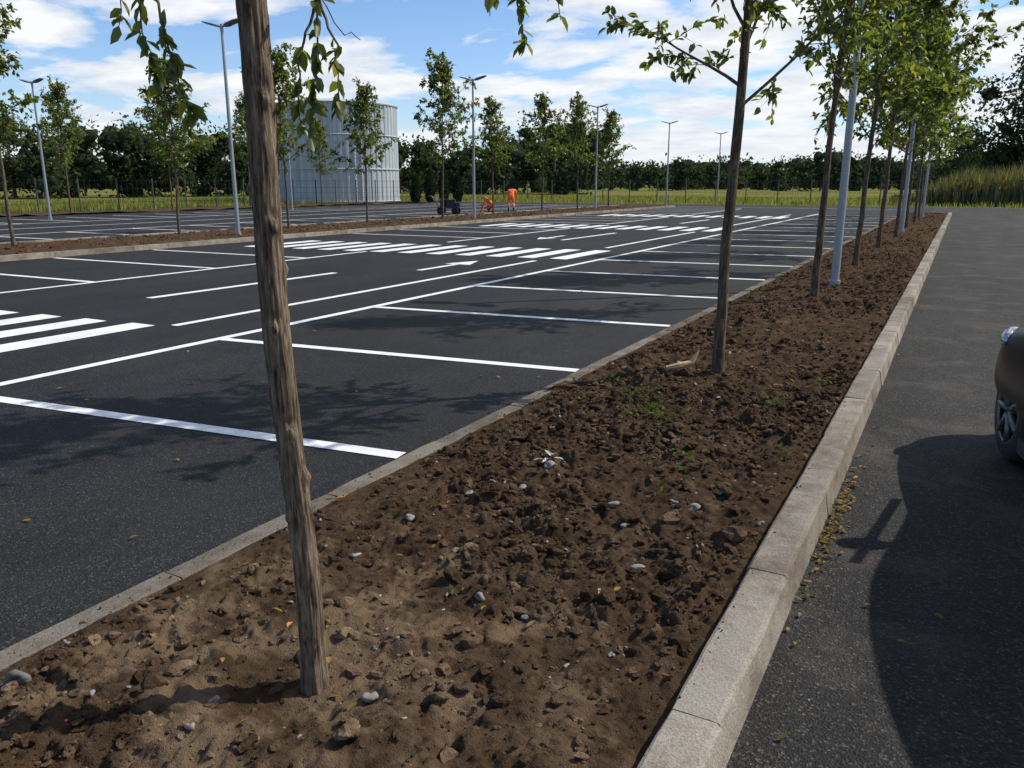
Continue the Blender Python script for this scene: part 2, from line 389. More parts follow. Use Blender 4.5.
tube(mb,[(-2.02,6.40,z0+.02),(-1.92,6.44,z0+.04),(-1.83,6.50,z0+.07),(-1.79,6.54,z0+.17)],[.020,.030,.024,.005],7,cap=True)
tube(mb,[(-1.98,6.60,z0+.03),(-1.84,6.48,z0+.05)],[.018,.012],5,cap=True)
mb.build('broken_branch',[M_wood],False)

# ------------------------------------------------------------ markings
mb=MB(); ZM=.004
def strip(a,b,w,z=ZM):
    a=np.array(a,float);b=np.array(b,float); d=b-a; L=np.linalg.norm(d); d/=L; nrm=np.array([-d[1],d[0]])*w/2
    n=max(1,int(L/2)); P=[]
    for i in range(n+1):
        c=a+d*L*i/n; P+= [[*(c-nrm),z],[*(c+nrm),z]]
    mb.add(P,[[2*i,2*i+2,2*i+3,2*i+1] for i in range(n)],0)
SK=-.45
for y in [3.73+2.6*i for i in range(-5,18)]:
    if y>47.5: break
    strip((-2.80,y),(-6.69,y+SK),.12)
strip((-6.75,-15),(-6.75,47),.12)
strip((-7.85,6.2),(-7.85,15.4),.12); strip((-7.85,19.4),(-7.85,27.3),.12); strip((-7.85,31),(-7.85,45),.12)
for a,b in ((7.6,11.5),(-4,0),(21.5,25.5),(33,37)): strip((-10.1,a),(-10.0,b),.15)
def zebra(x0,x1,yc,L=2.6,w=.42,sp=.78):
    x=x0
    while x>x1:
        sk=(x-x0)*.08
        strip((x,yc-L/2+sk),(x,yc+L/2+sk),w); x-=sp
zebra(-8.25,-12.3,4.75,2.7,.40)
zebra(-7.6,-16.4,17.3,2.6)
zebra(-7.6,-16.4,29.2,2.6)
zebra(-7.6,-16.4,41,2.6)
strip((-12.55,-15),(-12.55,15.6),.12);strip((-12.55,19.2),(-12.55,27.4),.12);strip((-12.55,31),(-12.55,39),.12);strip((-12.55,43),(-12.55,54),.12)
for i in range(-8,18):
    y=11.0+2.55*i
    if any(abs(y-c)<1.8 for c in (17.3,29.2,41)): continue
    strip((-12.62,y),(-17.5,y-.1),.12)
strip((-8.9,12.6),(-8.9,14.0),.14)
mb.add([[-9.2,13.95,ZM],[-8.6,13.95,ZM],[-8.9,14.8,ZM]],[[0,1,2]],0)
strip((-10.9,22.2),(-10.9,23.4),.14); mb.add([[-11.2,22.25,ZM],[-10.9,21.5,ZM],[-10.6,22.25,ZM]],[[0,1,2]],0)
for i in range(-8,20):
    y=7+2.55*i
    strip((-22.0,y),(-26.6,y-.1),.12)
    strip((-33.6,y),(-38.4,y-.1),.12)
strip((-26.65,-15),(-26.65,56),.12); strip((-33.5,-15),(-33.5,56),.12); strip((-30,-15),(-30,56),.12)
strip((-40,57.5),(-3,57.5),.12)
mb.build('road_markings',[M_paint],False)

# ------------------------------------------------------------ trees
def path(p0,d,L,n,rs,wob=.06,grav=0,up=0):
    P=[np.array(p0,float)]; d=unit(np.array(d,float)); st=L/(n-1)
    for i in range(n-1):
        d=unit(d+rs.randn(3)*wob+np.array([0,0,up-grav*(i/(n-1))]))
        P.append(P[-1]+d*st)
    return np.array(P)
class LeafAcc:
    def __init__(s): s.B=[];s.D=[];s.N=[];s.L=[]
    def along(s,P,n,rs,size=.07,t0=.1,droop=.35):
        t=rs.uniform(t0,1,n)*(len(P)-1); i=np.minimum(t.astype(int),len(P)-2); f=(t-i)[:,None]
        B=P[i]*(1-f)+P[i+1]*f; T=unit(P[i+1]-P[i])
        D=unit(T*.6+rs.randn(n,3)*.6+np.array([0,0,-droop]))
        s.B.append(B);s.D.append(D);s.N.append(unit(rs.randn(n,3)*.55+np.array([0,0,1.])));s.L.append(size*rs.uniform(.65,1.25,n))
    def emit(s,mb,w=.48,mat=1):
        B=np.concatenate(s.B);L=np.concatenate(s.L); leaves(mb,B,np.concatenate(s.D),np.concatenate(s.N),L,L*w,mat)
def tree_mesh(name,seed,H=5.8,clear=2.15,R=1.35,nl=28,tr=.05,dens=1.0,size=.075,w=.5,el0=28,el1=50):
    rs=np.random.RandomState(seed); mb=MB(); la=LeafAcc()
    zz=np.linspace(-.1,H,26)
    wx=np.cumsum(rs.randn(26))*.006; wy=np.cumsum(rs.randn(26))*.006
    T=np.stack([wx-wx[0],wy-wy[0],zz],-1)
    rad=np.interp(zz,[-.1,.0,.25,clear,H],[tr*1.5,tr*1.25,tr,tr*.78,.006])
    rad*=1+rs.uniform(-.06,.06,26)
    tube(mb,T,rad,14,0)
    def tp(h): return np.array([np.interp(h,zz,T[:,0]),np.interp(h,zz,T[:,1]),h])
    for i in range(nl):
        t=i/(nl-1); h=clear+(H-clear)*(t**.95)*.94; az=i*2.4+rs.uniform(-.4,.4)
        L=R*(.75+.55*math.sin(math.pi*min(1,.15+t*.95)))*(1-.45*t)*rs.uniform(.6,1.25)*1.15
        el=math.radians(rs.uniform(el0,el1)+28*t)
        P=path(tp(h),(math.cos(az)*math.cos(el),math.sin(az)*math.cos(el),math.sin(el)),L,8,rs,.09,.16,.03)
        r0=.015*(1-.55*t)
        tube(mb,P,np.linspace(r0,.003,8),6,0)
        nt=int(7+2*L)
        for k in range(nt):
            s=.16+.84*(k+rs.rand())/nt; q=min(s,.99)*7; ii=int(q); b=P[ii]*(1-(q-ii))+P[ii+1]*(q-ii)
            d=unit(P[ii+1]-P[ii])*.7+rs.randn(3)*.55
            l2=rs.uniform(.25,.6)*(1.1-.4*s)*(1 if t<.85 else .7)
            Q=path(b,d,l2,5,rs,.12,.30)
            tube(mb,Q,np.linspace(.0045,.0015,5),3,0)
            la.along(Q,int(13*dens*rs.uniform(.4,1.4)),rs,size)
            for z in range(2):
                Q2=path(Q[rs.randint(1,4)],unit(Q[-1]-Q[0])*.5+rs.randn(3)*.6,rs.uniform(.12,.3),4,rs,.12,.3)
                tube(mb,Q2,np.linspace(.0025,.001,4),3,0); la.along(Q2,int(8*dens*rs.uniform(.3,1.4)),rs,size)
    Q=path(tp(H-.5),(0,0,1),.6,5,rs,.1); la.along(Q,int(40*dens),rs,size)
    la.emit(mb,w)
    return mb.build(name,[M_bark2,M_leaf],True,link=False)
VN=[tree_mesh('tree_n%d'%i,40+i,H=6.1,R=1.30,nl=30,dens=1.15,size=.080,w=.52,tr=.047,el0=38,el1=60,clear=2.2) for i in range(2)]
VA=[tree_mesh('tree_a%d'%i,50+i,H=5.7+.3*(i%2),R=1.2,nl=26,dens=.80,size=.125,w=.58) for i in range(3)]
VB=[tree_mesh('tree_b%d'%i,60+i,H=6.2,R=1.6,nl=30,dens=.85,size=.125,w=.58) for i in range(3)]
def put(me,x,y,rz,s=1.0,z=.06,lean=(0,0)):
    o=obj('street_tree',me,(x,y,z),None,(lean[0],lean[1],rz)); o.scale=(s,s,s*random.uniform(.96,1.04)); return o
XT=-1.64
put(VN[0],XT,6.60,.4,1.0,.02,(0,.012))
put(VN[1],XT,11.65,2.1,1.05,.04,(.01,-.01))
for n_ in range(3,10):
    put(VB[n_%3],XT+random.uniform(-.06,.06),1.675+5.0*n_,random.uniform(0,6),random.uniform(.98,1.10),.04,(random.uniform(-.02,.02),random.uniform(-.02,.02)))
put(VN[1],XT,-3.3,1.1,1.0,.04)
for n_,y in enumerate([1.7,6.7,11.7,16.7,21.2,25.8,30.8,35.8,40.8,45.8,50.8]):
    put((VA[0],VB[1],VA[1],VA[2],VB[0])[n_%5],-20.5+random.uniform(-.15,.15),y,random.uniform(0,6),random.uniform(.84,1.03),.08,(random.uniform(-.02,.02),random.uniform(-.02,.02)))
for n_,(x,y) in enumerate([(-42.8,16),(-42.6,22),(-42.9,28),(-42.7,34.5),(-42.8,41),(-42.2,47.5)]):
    put(VB[n_%3],x,y,random.uniform(0,6),random.uniform(.9,1.15))

rs=np.random.RandomState(8); mb=MB(); la=LeafAcc()
NR,NS=640,72; zz=np.linspace(-.08,2.9,NR); an=np.linspace(0,2*np.pi,NS,endpoint=False)
Z,A=np.meshgrid(zz,an,indexing='ij')
r0=np.interp(Z,[-.08,0,.10,.5,2.0,2.9],[.050,.044,.037,.0345,.038,.036])
ca,sa=np.cos(A),np.sin(A)
def pn(v,per,s): return .5*(vn(ca*per+9,v+sa*per,s)+vn(sa*per+3,v*1.1-ca*per,s+1))
ridge=rid(pn(Z*4.5,6.0,1)); ridge2=rid(pn(Z*9,10.,21)); fine=pn(Z*30,12,5); big=pn(Z*3,1,7)
disp=.0085*(ridge-.7)+.0045*(ridge2-.6)+.003*(fine-.5)+.005*(big-.5)
for kz,ka,kr in ((.42,2.0,.011),(.72,.4,.012),(.98,3.6,.011),(1.17,5.4,.014),(1.33,1.2,.011),(1.55,4.3,.012),(1.78,5.9,.011),(1.95,2.4,.011),(.2,4.9,.010),(.86,5.7,.010),(1.45,5.9,.010),(.6,4.4,.010)):
    da=np.angle(np.exp(1j*(A-ka))); disp+=kr*np.exp(-((Z-kz)/.020)**2-(da/.35)**2)
    disp-=.005*np.exp(-((Z-kz-.035)/.015)**2-(da/.4)**2)
LNX,LNY=-.016,-.0065
cx=.010*np.sin(Z*2.1+.5)-.005+.007*np.sin(Z*4.3); cy=.010*np.cos(Z*2.6)
rr=r0+disp
TX=cx+Z*LNX+rr*ca; TY=cy+Z*LNY+rr*sa
i=np.arange(NR-1)[:,None]*NS; j=np.arange(NS)[None,:]; k=(j+1)%NS
mb.add(np.stack([TX,TY,Z],-1).reshape(-1,3),np.stack([i+j,i+k,i+NS+k,i+NS+j],-1).reshape(-1,4),0)
rv=np.array([.8776,.4794,0]); fv=np.array([-.4794,.8776,0]); up=np.array([0,0,1.])
def C(r,f,h): return rv*r+fv*f+up*h
def topc(h): return np.array([h*LNX,h*LNY,h])
zz2=np.linspace(2.86,5.8,14); Tt=np.stack([zz2*LNX,zz2*LNY,zz2],-1)
tube(mb,Tt,np.linspace(.036,.006,14),10,0)
for i_ in range(26):
    t=i_/25; h=2.25+3.4*t; az=i_*2.4+.9
    if math.cos(az-math.radians(241))>.3 and t<.4: az+=1.8
    L=1.4*(.8+.5*math.sin(math.pi*(.15+.8*t)))*(1-.45*t); el=math.radians(38+25*t)
    P=path(topc(h),(math.cos(az)*math.cos(el),math.sin(az)*math.cos(el),math.sin(el)),L,8,rs,.08,.12,.03)
    tube(mb,P,np.linspace(.015,.003,8),6,0)
    for k_ in range(8):
        q=(.25+.74*(k_+rs.rand())/8)*7; ii=min(int(q),6); b=P[ii]*(1-(q-ii))+P[ii+1]*(q-ii)
        Q=path(b,unit(P[ii+1]-P[ii])+rs.randn(3)*.5,rs.uniform(.25,.55),5,rs,.1,.2); tube(mb,Q,np.linspace(.0045,.0015,5),4,0)
        la.along(Q,16,rs,.07)
def twig(pts,n,r=.005,size=.048):
    P=np.array(pts); m=14; tt=np.linspace(0,len(P)-1,m)
    Q=np.stack([np.interp(tt,np.arange(len(P)),P[:,c]) for c in range(3)],-1)+rs.randn(m,3)*.004
    tube(mb,Q,np.linspace(r,.0012,m),5,0)
    if n: la.along(Q,n,rs,size,.40)
twig([topc(2.15),C(-.22,.0,2.32),C(-.33,.02,2.18),C(-.34,.03,1.96),C(-.31,.03,1.81)],50)
twig([topc(2.2),C(-.24,.1,2.36),C(-.36,.14,2.2),C(-.40,.16,2.0)],34)
twig([C(-.33,.02,2.18),C(-.28,.0,2.0),C(-.24,-.02,1.84),C(-.21,-.02,1.73)],44)
twig([topc(2.3),C(-.3,.1,2.4),C(-.42,.1,2.15),C(-.44,.12,1.98)],24)
twig([topc(2.1),C(.08,.03,2.2),C(.12,.06,2.02),C(.10,.06,1.84),C(.08,.06,1.68)],46)
twig([C(.12,.06,2.05),C(.16,.08,1.92),C(.16,.08,1.76)],24)
twig([C(.12,.06,2.05),C(.06,.08,1.9),C(.05,.08,1.72)],20)
twig([topc(2.25),C(.3,.2,2.6),C(.60,.3,2.4),C(.66,.32,2.14),C(.67,.33,1.97)],50)
twig([C(.60,.3,2.4),C(.74,.32,2.24),C(.78,.33,2.03)],36)
twig([C(.3,.2,2.6),C(.60,.25,2.26),C(.57,.25,2.04)],26)
twig([topc(2.1),C(.10,-.02,2.16),C(.14,-.04,2.04),C(.20,-.05,1.94),C(.25,-.05,1.925)],0,.0025)
la.emit(mb,.5)
mb.build('street_tree',[M_bark,M_leaf],True,(XT,1.675,.035))

# ------------------------------------------------------------ lamps
def lamp_mesh():
    mb=MB()
    tube(mb,[(0,0,-.1),(0,0,1.2),(0,0,3.5),(0,0,5.8)],[.062,.060,.05,.038],16,0,True)
    tube(mb,[(0,0,-.05),(0,0,.10)],[.085,.085],16,0,True)
    tube(mb,[(0,0,5.72),(0,0,5.92)],[.05,.05],12,0,True)
    for s in (-1,1):
        tube(mb,[(0,0,5.85),(s*.12,0,5.87)],[.025,.025],8,0)
        pr=[(.10,.07,.05),(.2,.13,.065),(.45,.14,.05),(.62,.10,.025)]
        V=[]
        for x,w,t in pr:
            z=5.87+(x-.1)*.28
            V+=[(s*x,-w,z-t/2),(s*x,w,z-t/2),(s*x,w*.8,z+t/2),(s*x,-w*.8,z+t/2)]
        F=[]
        for q in range(3):
            for a in range(4): F.append([q*4+a,q*4+(a+1)%4,q*4+4+(a+1)%4,q*4+4+a])
        F+= [[0,1,2,3],[15,14,13,12]]
        mb.add(V,F,1)
    box(mb,(0,.063,.9),(.06,.01,.3),1)
    return mb.build('street_lamp',[M_galv,M_lamp],False,link=False)
LM=lamp_mesh()
for x,y,z in [(-1.6,13.4,.04),(-1.6,28.9,.04),(-1.6,43.7,.04),(-19.1,3.7,.08),(-19.1,17.7,.08),(-19.2,31.6,.08),(-19.4,46.0,.08),(-19.4,59.5,0),(-19.4,74,0),(-36.2,22.6,0),(-36.2,38,0)]:
    obj('street_lamp',LM,(x,y,z),None,(0,0,math.radians(8)))

# ------------------------------------------------------------ fence
mb=MB()
def fence(a,b):
    a=np.array(a,float);b=np.array(b,float);L=np.linalg.norm(b-a);d=(b-a)/L;n=int(L/2.5)
    for i in range(n+1):
        p=a+d*i*2.5; tube(mb,[(*p,-.05),(*p,1.9)],[.045,.045],6,0,True)
    for h in (.1,.5,.9,1.3,1.8): tube(mb,[(*a,h),(*b,h)],[.010,.010],3,0)
    m=int(L/.35)
    for i in range(m):
        p=a+d*i*.35; tube(mb,[(*p,.05),(*p,1.82)],[.005,.005],3,0)
fence((-45,-20),(-45,50)); fence((-45,50),(-43,50)); fence((-43,50),(-43,68)); fence((-43,68),(30,68))
mb.build('wire_fence',[M_fence],False)

# ------------------------------------------------------------ distant trees
def blobtree(mb,x,y,h,r,rs,n=900,size=.55,low=.12,k=None,core=.62,sq=1.0):
    k=k or rs.randint(10,17)
    cz=rs.uniform(low*h+.15*r,h-.4*r,k); fr=np.sin(np.clip((cz/h*.75+.2),0,1)*np.pi)**.6
    a=rs.uniform(0,6.28,k); q=rs.uniform(.05,.85,k)*r*fr
    C_=np.stack([x+np.cos(a)*q,y+np.sin(a)*q,cz],-1); rr=rs.uniform(.28,.5,k)*r
    C_[0]=(x,y,h-.45*r); rr[0]=.42*r
    for c,q_ in zip(C_,rr):
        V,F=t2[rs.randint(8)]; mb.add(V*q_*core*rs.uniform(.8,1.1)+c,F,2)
    i=rs.choice(k,n,p=rr**2/np.sum(rr**2)); d=unit(rs.randn(n,3)); P=C_[i]+d*(rr[i]*rs.uniform(.5,1.15,n))[:,None]
    P[:,2]=np.maximum(P[:,2],.1)
    quads(mb,P,rs.randn(n,3),rs.randn(n,3)+d*1.2,size*rs.uniform(.4,1.4,n),size*rs.uniform(.35,.9,n),0)
    tube(mb,[(x,y,-.2),(x,y,h*.6)],[.02*h,.01*h],5,1)
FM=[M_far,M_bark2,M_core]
rs=np.random.RandomState(77); mb=MB()
def pol(a,d): a=math.radians(a); return d*math.sin(a),d*math.cos(a)
a=-80.; hn=0
while a<28:
    hn=.65*hn+.35*rs.uniform(-1,1)*2
    if a<-40: d=rs.uniform(100,130); h=9.0
    elif a<-24: d=rs.uniform(125,160); h=8.6
    else: d=rs.uniform(190,260); h=8.2
    h=h*(1+.26*hn+rs.uniform(-.15,.2))
    x,y=pol(a,d); blobtree(mb,x,y,h,h*rs.uniform(.45,.65),rs,850 if d<165 else 480,.50+ (d-100)*.0034,.0)
    a+= 300/d*rs.uniform(.3,.8)
mb.build('distant_trees',FM)
mb=MB(); a=-80.
while a<28:
    d=rs.uniform(290,350); h=rs.uniform(8,12); x,y=pol(a,d); blobtree(mb,x,y,h,h*.9,rs,240,1.3,.0,core=.8); a+=1.0*rs.uniform(.7,1.2)
mb.build('distant_woods',FM)
rs=np.random.RandomState(5)
mb=MB(); blobtree(mb,4.6,80,13.5,5.2,rs,10000,.40,.05,k=26,core=.4); mb.build('large_tree',FM)
mb=MB(); blobtree(mb,11,88,13,6,rs,6500,.42,.05,k=22,core=.4); mb.build('large_tree',FM)
mb=MB(); blobtree(mb,-.8,112,8.5,4,rs,3500,.42,.0,k=16,core=.4); mb.build('large_tree',FM)
for q,(x,y) in enumerate([(-40,56.5),(-39.4,57.7),(-38.8,58.9),(-38.2,60.2)]):
    mb=MB(); n=1300; t=rs.rand(n); h=rs.uniform(2.0,2.9); r=.42*np.sin(np.clip(t*.95+.08,0,1)*np.pi)**.6*(1-.35*t)
    aa=rs.uniform(0,6.28,n); rd=r*rs.uniform(.6,1.25,n)
    P=np.stack([np.cos(aa)*rd,np.sin(aa)*rd,t*h+.05],-1); D=np.stack([np.cos(aa)*.4,np.sin(aa)*.4,t*0+1],-1)+rs.randn(n,3)*.3
    leaves(mb,P,D,rs.randn(n,3),rs.uniform(.12,.28,n),rs.uniform(.06,.12,n),0); tube(mb,[(0,0,-.1),(0,0,h*.9)],[.05,.02],6,1)
    mb.build('cypress_tree',[M_con,M_bark2],True,(x,y,0))
def blades(mb,X,Y,Z,H,W,rs,mat=0):
    n=len(X); a=rs.uniform(0,6.28,n); lean=rs.uniform(.05,.35,n)[:,None]*H[:,None]
    B=np.stack([X,Y,Z],-1); S=np.stack([np.cos(a),np.sin(a),a*0],-1)*W[:,None]/2
    b2=rs.uniform(0,6.28,n); Ld=np.stack([np.cos(b2),np.sin(b2),b2*0],-1)*lean
    M=B+Ld*.3+np.array([0,0,1])*H[:,None]*.55; Tt=B+Ld+np.array([0,0,1])*H[:,None]
    V=np.stack([B-S,B+S,M+S*.8,M-S*.8,Tt],1).reshape(-1,3); o=np.arange(n)[:,None]*5; b=mb.n
    mb.add(V,o+np.array([[0,1,2,3]]),mat); mb.addf(o+np.array([[3,2,4]]),b,mat)
mb=MB(); n=20000; X=rs.uniform(-5,25,n); Y=rs.uniform(69,76,n)
H=(1.7+2.3*fbm(X*.5,Y*.5,3,5))*np.clip((X+5.2)/5,.25,1)*rs.uniform(.45,1.1,n)
blades(mb,X,Y,X*0-.05,H,rs.uniform(.05,.13,n),rs); mb.build('tall_grass',[M_reed])
mb=MB(); n=36000
X=np.concatenate([rs.uniform(-70,-44.9,n//2),rs.uniform(-46,25,n//2)]);Y=np.concatenate([rs.uniform(-5,85,n//2),rs.uniform(64.3,90,n//2)])
H=rs.uniform(.12,.45,n)*(.5+fbm(X*.3,Y*.3,3,2)); blades(mb,X,Y,X*0-.04,H,rs.uniform(.04,.1,n),rs)
mb.build('grass',[M_grass])

# ------------------------------------------------------------ tank
def tankmat():
    m,nt,b=mat('tank_cladding'); p=pos(nt,True)
    c=ramp(nt,noise(nt,.6,4,.6,p),[(.3,(.35,.40,.43)),(.7,(.43,.48,.51))])
    mp=N(nt,'ShaderNodeMapping'); mp.inputs['Scale'].default_value=(3,3,.12); nt.links.new(p,mp.inputs['Vector'])
    c=mixc(nt,1,c,ramp(nt,noise(nt,1.5,4,.6,mp.outputs[0]),[(.35,.82),(.6,1.05)]),'MULTIPLY')
    matte(nt,b,c); return m
M_tank=tankmat(); M_trim=plain('tank_trim',(.42,.47,.50),.7,0)
tk=empty('storage_tank',(-49.8,58.4,0)); R_=5.4; H_=8.2
mb=MB(); an=np.linspace(0,2*np.pi,361)[:-1]; rr=R_+.03*np.sign(np.sin(an*60+.01))
ring=[np.stack([rr*np.cos(an),rr*np.sin(an),np.full(360,z)],-1) for z in (0,H_)]
j=np.arange(360);k=(j+1)%360
mb.add(np.concatenate(ring),np.stack([j,k,360+k,360+j],-1),0); o=mb.build('shell',[M_tank],False); o.parent=tk
mb=MB()
for z in (.1,2.8,5.6,H_-.05):
    c=[(math.cos(q)*(R_+.06),math.sin(q)*(R_+.06),z) for q in np.linspace(0,2*math.pi,73)]; tube(mb,c,.05,6,0)
o=mb.build('hoops',[M_trim],False); o.parent=tk
mb=MB(); V=[];  nn=72
for rr_,z in ((R_+.12,H_),(R_*.98,H_+.12),(R_*.6,H_+.4),(R_*.2,H_+.55)):
    V+=[(rr_*math.cos(q),rr_*math.sin(q),z) for q in np.linspace(0,2*math.pi,nn,endpoint=False)]
F=[[r*nn+q,r*nn+(q+1)%nn,(r+1)*nn+(q+1)%nn,(r+1)*nn+q] for r in range(3) for q in range(nn)]
mb.add(V,F,0); mb.addf([list(range(3*nn,4*nn))],0,0); o=mb.build('roof',[M_trim],True); o.parent=tk
mb=MB(); qa=math.radians(-25); bx,by=math.cos(qa)*(R_+.25),math.sin(qa)*(R_+.25); tx,ty=-math.sin(qa)*.22,math.cos(qa)*.22
for s in (-1,1): tube(mb,[(bx+s*tx,by+s*ty,0),(bx+s*tx,by+s*ty,H_+.6)],[.03,.03],6,0)
for z in np.arange(.3,H_+.5,.3): tube(mb,[(bx-tx,by-ty,z),(bx+tx,by+ty,z)],[.015,.015],4,0)
o=mb.build('ladder',[M_galv],False); o.parent=tk

# ------------------------------------------------------------ workers
M_org=plain('orange_workwear',(.85,.16,.03),.75,0,.15,6); M_skin=plain('skin',(.45,.25,.17),.6); M_hair=plain('dark_hair',(.03,.02,.015),.7); M_boot=plain('boots',(.03,.025,.02),.7); M_ref=plain('reflective_band',(.65,.65,.62),.35)
def person(name,J,loc,rz):
    root=empty(name,loc,(0,0,rz))
    names=list(J['pts'].keys()); me=bpy.data.meshes.new('body'); ids={n:i for i,n in enumerate(names)}
    me.from_pydata([J['pts'][n][0] for n in names],[(ids[a],ids[b]) for a,b in J['edges']],[])
    o=obj('body',me,parent=root); m=o.modifiers.new('s','SKIN')
    for n in names:
        sv=me.skin_vertices[0].data[ids[n]]; r=J['pts'][n][1]; sv.radius=(r,r); sv.use_root=(n=='pelvis')
    o.modifiers.new('u','SUBSURF').render_levels=2; o.modifiers['u'].levels=2
    dg=bpy.context.evaluated_depsgraph_get(); ev=o.evaluated_get(dg); nm=bpy.data.meshes.new_from_object(ev)
    o.modifiers.clear(); o.data=nm; nm.materials.clear()
    for mm in (M_org,M_skin,M_hair,M_boot,M_ref): nm.materials.append(mm)
    P={n:Vector(J['pts'][n][0]) for n in names}
    for f in nm.polygons:
        c=f.center; best=min(names,key=lambda n:(c-P[n]).length)
        f.use_smooth=True
        f.material_index=1 if best.startswith(('hand','neck','fing','nose','chin','head')) else 3 if best.startswith(('foot','toe','ankle')) else 4 if best.startswith(('knee',)) and abs((c-P[best]).length)<.085 else 0
        if best.startswith('head') and (c-P['head']).dot(P['head']-P['nose'])>-.002: f.material_index=2
    return root
def pose(bend,kneel):
    p={}
    if kneel:
        pel=(0,0,.42); sh=(.34,0,.78); nk=(.42,0,.87); hd=(.53,0,.94); ns=(.645,0,.89); ch=(.60,0,.84)
        p.update({'kneeL':((.36,.13,.42),.07),'ankleL':((.16,.12,.10),.048),'footL':((.30,.13,.045),.045),
                  'kneeR':((.26,-.14,.09),.07),'ankleR':((-.12,-.14,.09),.048),'footR':((-.16,-.15,.05),.045)})
        hL=(.62,.12,.12); hR=(.60,-.16,.10); eL=(.50,.24,.48); eR=(.48,-.26,.47)
    else:
        pel=(0,0,.90); sh=(.36,0,1.22); nk=(.45,0,1.28); hd=(.57,0,1.30); ns=(.665,0,1.22); ch=(.615,0,1.19)
        p.update({'kneeL':((.06,.13,.48),.065),'ankleL':((-.04,.15,.09),.045),'footL':((.10,.16,.045),.045),
                  'kneeR':((.03,-.13,.48),.065),'ankleR':((-.10,-.16,.09),.045),'footR':((.04,-.18,.045),.045)})
        hL=(.60,.14,.66); hR=(.55,-.16,.62); eL=(.50,.24,.93); eR=(.46,-.25,.92)
    mid=tuple(a*.5+b*.5 for a,b in zip(pel,sh))
    p.update({'pelvis':(pel,.15),'waist':(mid,.14),'chest':(sh,.15),'neck':(nk,.055),'head':(hd,.11),'nose':(ns,.02),'chin':(ch,.04),
      'hipL':((pel[0],.1,pel[2]-.03),.10),'hipR':((pel[0],-.1,pel[2]-.03),.10),
      'shoL':((sh[0],.19,sh[2]),.075),'shoR':((sh[0],-.19,sh[2]),.075),'elbL':(eL,.055),'elbR':(eR,.055)})
    ed=[('pelvis','waist'),('waist','chest'),('chest','neck'),('neck','head'),('head','nose'),('head','chin'),('pelvis','hipL'),('pelvis','hipR'),('hipL','kneeL'),('kneeL','ankleL'),('ankleL','footL'),('hipR','kneeR'),('kneeR','ankleR'),('ankleR','footR'),('chest','shoL'),('chest','shoR'),('shoL','elbL'),('shoR','elbR')]
    for s,h,e in (('L',hL,eL),('R',hR,eR)):
        p['wri'+s]=(h,.034); d=Vector(h)-Vector(e); d.normalize(); q=Vector(h)+d*.08; p['hand'+s]=(tuple(q),.036)
        ed+=[('elb'+s,'wri'+s),('wri'+s,'hand'+s)]
        for i,(oy,l) in enumerate(((-.033,.07),(-.011,.08),(.011,.078),(.033,.06))):
            t=q+d*l+Vector((0.01,oy,0)); p['fing%s%d'%(s,i)]=(tuple(t),.010); ed.append(('hand'+s,'fing%s%d'%(s,i)))
        t=Vector(h)+d*.07+Vector((.02,-.055 if s=='L' else .055,0)); p['fing%sT'%s]=(tuple(t),.011); ed.append(('hand'+s,'fing%sT'%s))
    return {'pts':p,'edges':ed}
person('crouching_worker',pose(0,True),(-23.0,39.8,0),math.radians(-150))
person('bending_worker',pose(1,False),(-22.3,40.7,0),math.radians(110))
M_blk=plain('machine_black',(.02,.02,.022),.45); M_tyre=plain('tyre_rubber',(.018,.018,.018),.8)
pmc=empty('line_painting_machine',(-24.2,37.2,0),(0,0,math.radians(20)))
mb=MB(); box(mb,(0,0,.35),(1.1,.5,.08)); box(mb,(.15,0,.58),(.45,.4,.38)); tube(mb,[(-.3,0,.39),(-.3,0,.78)],[.18,.18],16,0,True); tube(mb,[(-.3,0,.78),(-.3,0,.82)],[.14,.1],16,0,True)
box(mb,(.5,0,.5),(.2,.3,.2)); o=mb.build('chassis_and_tank',[M_blk],False); o.parent=pmc
mb=MB()
for s in (-1,1): tube(mb,[(-.5,s*.2,.38),(-.85,s*.22,.9),(-1.05,s*.22,.95)],[.018]*3,8,0,True)
tube(mb,[(-.85,-.22,.9),(-.85,.22,.9)],[.018]*2,8,0); tube(mb,[(.3,0,.75),(.3,0,.9)],[.03,.03],8,0,True)
o=mb.build('handlebar',[M_lamp],False); o.parent=pmc
mb=MB()
for x,s in ((.4,-1),(.4,1),(-.4,-1),(-.4,1)): tube(mb,[(x,s*.26,.18),(x,s*.34,.18)],[.18,.18],20,0,True)
o=mb.build('wheels',[M_tyre],False); o.parent=pmc

